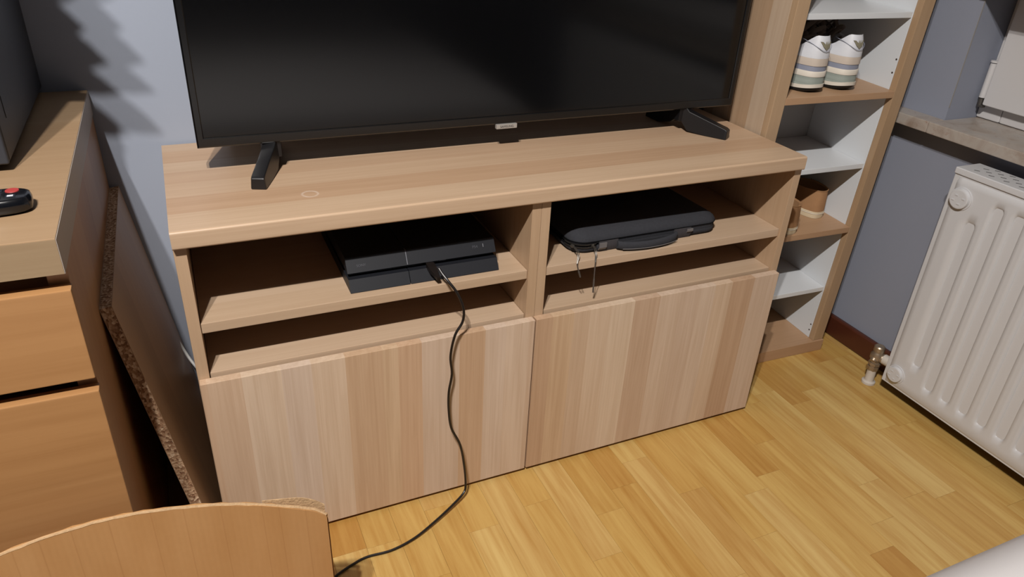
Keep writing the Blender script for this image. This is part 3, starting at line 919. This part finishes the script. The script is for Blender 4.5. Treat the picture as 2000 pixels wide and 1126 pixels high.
pl = thing('potted_plant', (-0.36, -0.0, 1.1205), 'leafy potted plant standing on the dark grey appliance', 'plant')
bm = BM(); revolve(bm, (-0.36, 0.09, 1.1205), (0, 0, 1), [(0, 0.05), (0.09, 0.068), (0.10, 0.07), (0.10, 0.062), (0.095, 0.06)]); link('pot', bm, M_pot, pl)
def leaf(base, tip, width, bend=0.03):
    b0, t0 = Vector(base), Vector(tip); d = t0-b0
    side = d.cross(Vector((0, 1, 0))).normalized()
    bm = BM(); n = 9; rows_ = []
    for i in range(n+1):
        f = i/n
        w = width*math.sin(math.pi*min(1, f*0.93+0.07))**0.7*(1-0.25*f)
        c = b0+d*f+Vector((0, 0, bend*math.sin(math.pi*f)))
        rows_.append([bm.verts.new(c-side*w), bm.verts.new(c+Vector((0, 0.004, 0))), bm.verts.new(c+side*w)])
    for A, B in zip(rows_, rows_[1:]):
        for q in range(2): bm.faces.new((A[q], A[q+1], B[q+1], B[q]))
    bmesh.ops.solidify(bm, geom=bm.faces[:], thickness=0.0006)
    return link('leaf', bm, M_leaf, pl)
stem0 = Vector((-0.35, 0.09, 1.21))
for tip, w, dz in (((-0.150, -0.05, 1.345), 0.040, 0.10), ((-0.132, -0.05, 1.262), 0.046, 0.08), ((-0.126, -0.05, 1.222), 0.034, 0.06), ((-0.126, -0.05, 1.165), 0.036, 0.05),
                   ((-0.155, -0.05, 1.41), 0.045, 0.1), ((-0.15, -0.05, 1.305), 0.05, 0.08), ((-0.17, -0.05, 1.47), 0.055, 0.1), ((-0.158, -0.05, 1.235), 0.05, 0.05), ((-0.168, -0.05, 1.185), 0.045, 0.05), ((-0.175, -0.05, 1.145), 0.035, 0.04),
                   ((-0.5, 0.1, 1.5), 0.05, 0.05), ((-0.4, -0.05, 1.55), 0.05, 0.05), ((-0.55, 0.05, 1.35), 0.05, 0.05), ((-0.30, -0.08, 1.5), 0.05, 0.05)):
    leaf((-0.30, -0.03, 1.25+0.45*(tip[2]-1.2)), tip, w, dz*0.2)
for a in (-0.03, 0.0, 0.03):
    bm = BM(); tube(bm, [(-0.36+a*0.3, 0.09, 1.21), (-0.35+a, 0.04, 1.25), (-0.30+a, -0.03, 1.33)], 0.004, 8); link('stem', bm, M_leaf, pl)

# ------------------------------------------------------------------ leaning chipboard panel
pb_len, pb_h, pb_t = 0.47, 0.585, 0.0150
lean = math.atan(0.147)
pb = thing('chipboard_panel', (-0.0008, 0.175, 0.0004), 'loose brown chipboard panel leaning between dresser and television unit', 'board', rot=(0, -lean, 0))
bm = BM(); box(bm, -pb_t, 0, -pb_len/2, pb_len/2, 0.0, pb_h); link('core', bm, M_chip, pb, False, local=True)
bm = BM(); box(bm, 0.0, 0.0007, -pb_len/2-0.0003, pb_len/2, 0.0, pb_h+0.0003); link('melamine_face', bm, M_melamine, pb, False, local=True)
bm = BM(); box(bm, -pb_t-0.0007, -pb_t, -pb_len/2-0.0003, pb_len/2, 0.004, pb_h+0.0003); link('melamine_face', bm, M_melamine, pb, False, local=True)

# short white cord between wall and unit
bm = BM(); tube(bm, [(-0.045, 0.40, 0.25), (-0.03, 0.37, 0.222), (-0.021, 0.352, 0.208), (-0.010, 0.34, 0.190), (-0.006, 0.36, 0.165), (-0.006, 0.40, 0.155)], 0.003, 8)
single('cord', bm, M_white_cord, (-0.012, 0.36, 0.155), 'short white cord hanging behind the left side of the television unit', 'cord')

# ------------------------------------------------------------------ cardboard
cb = thing('cardboard_box', (-0.07, -0.27, 0.0), 'flattened brown corrugated cardboard box standing in front of the dresser', 'box')
edge = [(-0.36, -0.272, 0.352), (-0.30, -0.272, 0.366), (-0.239, -0.27, 0.379), (-0.185, -0.265, 0.385), (-0.129, -0.26, 0.384), (-0.071, -0.262, 0.381), (-0.011, -0.265, 0.371), (0.039, -0.27, 0.360), (0.09, -0.28, 0.347), (0.123, -0.285, 0.334), (0.1405, -0.29, 0.3225)]
E2 = catmull(edge, 5)
rc = random.Random(11)
def sheet(offy, dz, t, jitter, x_ext=0.0):
    bm = BM(); F = []; B = []
    rowsF = []
    zs = [0.0006, 0.08, 0.16, 0.24, 1.0]
    for i, p in enumerate(E2):
        top = p.z+dz+rc.uniform(-jitter, jitter)
        colF = []; colB = []
        for zz in zs:
            z = top if zz == 1.0 else min(zz, top-0.03)
            y = p.y+offy-0.020*(1-z/0.38)
            x = p.x + (x_ext if i > len(E2)-4 else 0)
            colF.append(bm.verts.new((x, y, z))); colB.append(bm.verts.new((x, y+t, z)))
        rowsF.append((colF, colB))
    for (a, a2), (b_, b2) in zip(rowsF, rowsF[1:]):
        for q in range(len(zs)-1):
            bm.faces.new((a[q], b_[q], b_[q+1], a[q+1])); bm.faces.new((b2[q], a2[q], a2[q+1], b2[q+1]))
        bm.faces.new((a[-1], b_[-1], b2[-1], a2[-1])); bm.faces.new((a[0], a2[0], b2[0], b_[0]))
    for k_ in (0, -1):
        a, a2 = rowsF[k_]
        for q in range(len(zs)-1): bm.faces.new((a[q], a[q+1], a2[q+1], a2[q]))
    return bm
link('front_layer', sheet(0.0, 0.0, 0.0035, 0.0006), M_card, cb, angle=0.5)
link('rear_layer', sheet(0.0052, -0.0015, 0.0035, 0.001, 0.0022), M_card, cb, angle=0.5)
bm = BM()
tube(bm, [(p.x, p.y+0.0018, p.z+0.0004+rc.uniform(-0.0006, 0.0006)) for p in E2], 0.0021, 6, 1, False); link('torn_edge', bm, M_cardedge, cb)
bm = BM()
pr = [p for p in E2 if p.x > 0.06]
loft(bm, [[(p.x, p.y+0.0092, p.z-0.004) for p in pr]+[(p.x, p.y+0.0092, p.z+0.012*min(1, (p.x-0.06)/0.05)+rc.uniform(-0.0008, 0.0008)) for p in reversed(pr)],
          [(p.x, p.y+0.0106, p.z-0.004) for p in pr]+[(p.x, p.y+0.0106, p.z+0.012*min(1, (p.x-0.06)/0.05)) for p in reversed(pr)]])
link('torn_flap', bm, M_cardedge, cb)

# ------------------------------------------------------------------ game console
SZ = 0.484
con = thing('game_console', (0.397, 0.18, SZ), 'matte black slanted game console on the left open shelf', 'game console')
cx0, cx1 = 0.2595, 0.5345
fx = lambda x: (lambda p: (x, p[0], SZ+p[1]))
def slab(name, poly, x0, x1, mat, bev=0.0008):
    bm = BM(); prism(bm, poly, fx(x0), fx(x1)); bevel_all(bm, bev, 1, 0.5); return link(name, bm, mat, con)
split = 0.366
yb = 0.285
lower = [(0.0335, 0.0012), (0.0455, 0.0210), (yb+0.018, 0.0210), (yb, 0.0012)]
upper = [(0.0508, 0.0300), (0.0650, 0.0530), (yb+0.045, 0.0530), (yb+0.022, 0.0300)]
slab('lower_half', lower, cx0, split-0.0006, M_console)
slab('lower_half', lower, split+0.0006, cx1, M_console)
uh = slab('upper_half', upper, cx0, split-0.0006, M_console)
uh2 = slab('upper_half', upper, split+0.0006, cx1, M_console)
slab('recess', [(0.062, 0.0205), (0.065, 0.0305), (yb+0.01, 0.0305), (yb+0.01, 0.0205)], cx0+0.004, cx1-0.004, M_gloss, 0.0003)
bm = BM(); box(bm, cx0+0.01, cx1-0.01, 0.05, 0.28, SZ+0.0003, SZ+0.0014); link('base_pad', bm, M_gloss, con)
slab('light_strip', [(0.0520, 0.0305), (0.0656, 0.0528), (0.075, 0.0525), (0.075, 0.0305)], split-0.0005, split+0.0005, M_lightprint, 0.0)
bm = BM(); box(bm, 0.4275, 0.4405, 0.0600, 0.062, SZ+0.0240, SZ+0.0285, 0.0003); link('usb_port', bm, M_lightprint, con)
sl = (0.0650-0.0505)/(0.0530-0.0295)
def on_face(me, x, z, parent, mat, name):
    y = 0.0505+(z-0.0295)*sl-0.00035
    me.transform(Matrix.Translation(Vector((x, y, SZ+z))-con.location) @ Matrix.Rotation(math.pi/2-math.atan(sl), 4, 'X'))
    me.materials.clear(); me.materials.append(mat)
    o = bpy.data.objects.new(name, me); COL.objects.link(o); o.parent = parent
on_face(text_mesh('SONY', 0.0062), 0.285, 0.040, uh, M_greytxt, 'lettering')
on_face(text_mesh('PS4', 0.0072), 0.4955, 0.0425, uh2, M_greytxt, 'lettering')
on_face(text_mesh('l', 0.009), 0.5115, 0.0430, uh2, M_lightprint, 'mark')

# cable from the console down to the floor
cab = thing('charging_cable', (0.42, -0.02, 0.0), 'thin black cable running from the game console down across the door', 'cable')
pts = [(0.4125, 0.018, 0.516), (0.4165, 0.010, 0.508), (0.424, -0.002, 0.497), (0.436, -0.012, 0.478), (0.446, -0.018, 0.448), (0.444, -0.02, 0.422), (0.429, -0.022, 0.397), (0.421, -0.022, 0.354), (0.424, -0.022, 0.314), (0.419, -0.02, 0.272), (0.419, -0.02, 0.23), (0.424, -0.022, 0.186), (0.441, -0.026, 0.142), (0.45, -0.028, 0.085), (0.453, -0.03, 0.037), (0.447, -0.035, 0.02), (0.418, -0.052, 0.014), (0.372, -0.077, 0.01), (0.323, -0.099, 0.006), (0.275, -0.109, 0.0034), (0.23, -0.107, 0.003), (0.201, -0.114, 0.003), (0.165, -0.129, 0.003), (0.11, -0.16, 0.003), (0.03, -0.19, 0.003)]
bm = BM(); tube(bm, pts, 0.0024, 10, 6); link('wire', bm, M_cable, cab)
bm = BM()
d = Vector((0.004, -0.030, -0.010)).normalized()
p0 = Vector((0.4055, 0.053, SZ+0.0265))
loft(bm, [[p0+d*s_+Vector((sx_*w, 0, sz_*h)) for sx_, sz_ in ((-1,-1),(1,-1),(1,1),(-1,1))] for s_, w, h in ((0.0, 0.0055, 0.003), (0.006, 0.0075, 0.0045), (0.022, 0.0068, 0.0042), (0.03, 0.0045, 0.0035), (0.042, 0.003, 0.003))])
bevel_all(bm, 0.0012, 2, 0.5)
link('plug', bm, M_cable, cab)

# ------------------------------------------------------------------ laptop sleeve
bag = thing('laptop_sleeve', (0.87, 0.16, SZ), 'charcoal fabric laptop sleeve with open zip lying on the right open shelf', 'bag', rot=(0, 0, 0.012))
bx0, bx1, by0, by1 = -0.178, 0.176, -0.118, 0.125
def rrect(inset, z, r=0.034, n=8):
    x0, x1, y0, y1 = bx0+inset, bx1-inset, by0+inset, by1-inset
    rr_ = max(0.004, r-inset)
    P = []
    for cx, cy, a0 in ((x1-rr_, y1-rr_, 0), (x0+rr_, y1-rr_, 1), (x0+rr_, y0+rr_, 2), (x1-rr_, y0+rr_, 3)):
        for i in range(n+1):
            a = (a0+i/n)*math.pi/2
            P.append((cx+rr_*math.cos(a), cy+rr_*math.sin(a), z))
    return P
def sag(P, k):           # soft, uneven cloth
    out = []
    for x, y, z in P:
        zz = z + k*(0.0035*math.sin(x*21+y*9)+0.003*math.sin(y*37+x*13)+0.004*math.sin(x*9-1.0)*math.cos(y*14))
        out.append((x, y+0.0015*k*math.sin(x*30), zz))
    return out
bm = BM()
loft(bm, [rrect(0.018, 0.0006), rrect(0.005, 0.002), rrect(0.0, 0.007), rrect(0.0003, 0.0125), rrect(0.0008, 0.0142), rrect(0.004, 0.0145)])
link('lower_shell', bm, M_fabric, bag, local=True, angle=1.0)
bm = BM()
loft(bm, [rrect(0.004, 0.0205), rrect(0.0006, 0.0207), rrect(0.0, 0.0225), sag(rrect(0.0, 0.027), 0.3), sag(rrect(0.003, 0.032), 0.6), sag(rrect(0.009, 0.0365), 0.9), sag(rrect(0.02, 0.0405), 1.0), sag(rrect(0.035, 0.0435), 1.0), sag(rrect(0.07, 0.047), 1.0), sag(rrect(0.11, 0.048), 1.0)])
link('upper_shell', bm, M_fabric, bag, local=True, angle=1.0)
rp = lambda ins, z: [(p[0], p[1], z) for p in [(-0.122, by0+ins, 0)]+rrect(ins, 0)[27:36]+rrect(ins, 0)[0:18]+[(bx0+ins, 0.02, 0)]]
bm = BM(); loft(bm, [rp(0.0012, 0.0132), rp(0.0006, 0.018), rp(0.0012, 0.0228), rp(0.005, 0.0226), rp(0.005, 0.0134), rp(0.0012, 0.0132)], False, False, closed=False)
link('gusset', bm, M_fabric, bag, local=True, angle=1.0)
bm = BM(); loft(bm, [rrect(0.006, 0.014), rrect(0.006, 0.021)]); link('lining', bm, M_fabricin, bag, local=True)
bm = BM()
pp = rrect(-0.0004, 0.0245); tube(bm, pp+[pp[0]], 0.0011, 6, 1, False); link('piping', bm, M_fabricin, bag, local=True)
# zip tapes with teeth round the front left corner
teeth_me = None
corner = [p for p in rrect(0.0, 0.0) if p[0] < -0.06 and p[1] < 0.03]
corner = sorted(corner, key=lambda p: (p[0] if p[1] < by0+0.002 else 0) - 0)
path = [(bx0+0.001, 0.03, 0), (bx0+0.001, -0.03, 0)]+[p for p in rrect(0.0, 0.0)[18:27]]+[(-0.128, by0, 0)]
for zz in (0.0145, 0.0205):
    bm = BM(); tube(bm, [(x, y, zz) for x, y, _ in path], 0.0016, 6, 1, False)
    tp = link('zip_tape', bm, M_fabricin, bag, local=True)
    P = catmull([(x, y, zz) for x, y, _ in path[2:]], 3)
    bm = BM()
    for i in range(0, len(P)-1):
        for f in (0.0, 0.5):
            q = P[i].lerp(P[i+1], f); n_ = Vector((q.x-(bx0+0.034), q.y-(by0+0.034), 0))
            n_ = n_.normalized() if q.x < bx0+0.034 else Vector((0, -1, 0))
            c_ = q+n_*0.0012
            box(bm, c_.x-0.0008, c_.x+0.0008, c_.y-0.0008, c_.y+0.0008, c_.z-0.0014, c_.z+0.0014)
    zo = sub('zip_teeth', bm, M_zip, tp, bag, False, local=True); zo['kind'] = 'stuff'
# webbing tabs and padded carry handle on the front edge
def wrap(name, x0, x1, mat, prof_, yoff=0.0):
    bm = BM()
    loft(bm, [[(x, y-yoff, z) for y, z in prof_]+[(x, y-yoff-0.0022, z) for y, z in reversed(prof_)] for x in (x0, x1)])
    return link(name, bm, mat, bag, local=True)
tabp = [(by0+0.004, 0.0005), (by0, 0.008), (by0-0.0005, 0.016), (by0, 0.0235)]
wrap('handle_tab', -0.122, -0.079, M_web, tabp)
wrap('handle_tab', 0.056, 0.098, M_web, tabp)
wrap('shiny_patch', -0.1235, -0.107, M_patch, [(by0+0.003, 0.006), (by0-0.002, 0.012), (by0-0.0015, 0.022)], 0.0025)
wrap('shiny_patch', 0.086, 0.100, M_patch, [(by0+0.003, 0.012), (by0-0.002, 0.017), (by0-0.0015, 0.022)], 0.0025)
bm = BM(); rings = []
for i in range(15):
    f = i/14
    x = -0.082+f*0.142
    b_ = math.sin(math.pi*f)**0.6
    yc = by0-0.004-0.016*b_
    rings.append([(x, yc+0.006*math.cos(a), 0.0125-0.003*b_+(0.0085+0.001*b_)*math.sin(a)) for a in [2*math.pi*k_/12 for k_ in range(12)]])
loft(bm, rings); link('handle', bm, M_fabric, bag, local=True, angle=1.0)
bm = BM(); tube(bm, [(x_, y_-0.0062, z_-0.004) for x_, y_, z_ in [(-0.075+q*0.13/8, by0-0.004-0.016*math.sin(math.pi*(0.05+0.9*q/8))**0.6, 0.0105) for q in range(9)]], 0.0008, 6, 3); link('handle_piping', bm, M_patch, bag, local=True)
# two zip pulls hanging over the shelf edge (world points)
def w2l(p): return bag.matrix_basis.inverted() @ Vector(p)
bag_m = Matrix.Translation(bag.location) @ Matrix.Rotation(0.012, 4, 'Z')
inv = bag_m.inverted()
for pth in ([(0.695, 0.048, 0.5035), (0.694, 0.022, 0.500), (0.6865, 0.010, 0.484), (0.6895, 0.010, 0.473), (0.697, 0.011, 0.453)],
            [(0.735, 0.041, 0.5035), (0.7315, 0.020, 0.498), (0.7275, 0.011, 0.480), (0.728, 0.011, 0.460), (0.730, 0.011, 0.413)]):
    P = [inv @ Vector(p) for p in pth]
    bm = BM()
    for s_ in (-0.0016, 0.0016):
        tube(bm, [P[0]+Vector((s_*0.4, 0, 0)), P[1]+Vector((s_, 0, 0)), P[2]+Vector((s_*0.4, 0, 0))], 0.0009, 8, 4)
    box(bm, P[0].x-0.003, P[0].x+0.003, P[0].y-0.003, P[0].y+0.004, P[0].z-0.0035, P[0].z+0.0015, 0.0008)
    zp = link('zip_pull', bm, M_chrome, bag, local=True)
    bm = BM(); tube(bm, [P[2], P[3], P[3].lerp(P[4], 0.4)], 0.0012, 8, 3)
    sub('pull_cord', bm, M_cordtip, zp, bag, local=True)
    bm = BM(); cyl(bm, P[3].lerp(P[4], 0.35), P[4], 0.0019, 0.0017, 10); sub('cord_end', bm, M_cordtip, zp, bag, local=True)

# ------------------------------------------------------------------ bed
bed = thing('bed', (0.25, -1.7, 0), 'white rumpled bed at the lower right corner', 'bed')
bm = BM(); box(bm, -0.60, 1.12, -2.75, -0.80, 0.16, 0.40, 0.04, 4); link('mattress', bm, M_matt, bed)
bm = BM(); box(bm, -0.62, 1.13, -2.78, -0.79, 0.03, 0.16, 0.01); link('bed_base', bm, M_matt, bed)
bm = BM()
bxa, bxb, bya, byb = -0.64, 1.16, -2.72, -0.722
NXg, NYg = 90, 100
grid = []
for j in range(NYg+1):
    row = []
    for i in range(NXg+1):
        u, v = i/NXg, j/NYg
        x = bxa+(bxb-bxa)*u; y = bya+(byb-bya)*v
        ex = min(x-bxa, bxb-x); ey = byb-y
        e = min(ex, ey)
        z = 0.458
        w = (0.004*math.sin(y*62+x*1.5+0.6*math.sin(x*3.0))+0.004*math.sin(y*41-x*1.2+2)+0.006*math.sin(x*6.1+y*3.3)*math.sin(y*5.2)*max(0.0, min(1.0, (-0.85-y)/0.3)))
        z += w*min(1.0, e/0.05)
        if e < 0.07: z -= (0.07-e)**2/0.07*1.0*0.9
        row.append(bm.verts.new((x, y, z)))
    grid.append(row)
for j in range(NYg):
    for i in range(NXg):
        bm.faces.new((grid[j][i], grid[j][i+1], grid[j+1][i+1], grid[j+1][i]))
# hanging skirt
def skirt(vs0, nrm):
    prev = vs0
    for s_, (dz, dn) in enumerate(((-0.04, 0.006), (-0.12, 0.010), (-0.22, 0.004))):
        cur = [bm.verts.new((v.co.x+nrm[0]*(dn*0.4+(0.0 if s_ == 0 else 0.002)*math.sin(q*0.35+s_)), v.co.y+nrm[1]*(dn*0.4+(0.0 if s_ == 0 else 0.002)*math.sin(q*0.35+s_)), 0.389+dz+0.04)) for q, v in enumerate(vs0)]
        for a in range(len(cur)-1): bm.faces.new((prev[a], prev[a+1], cur[a+1], cur[a]))
        prev = cur
skirt(grid[-1], (0, 1)); skirt([r[-1] for r in grid], (1, 0)); skirt([r[0] for r in grid], (-1, 0))
link('duvet', bm, M_sheet, bed, angle=3.0)
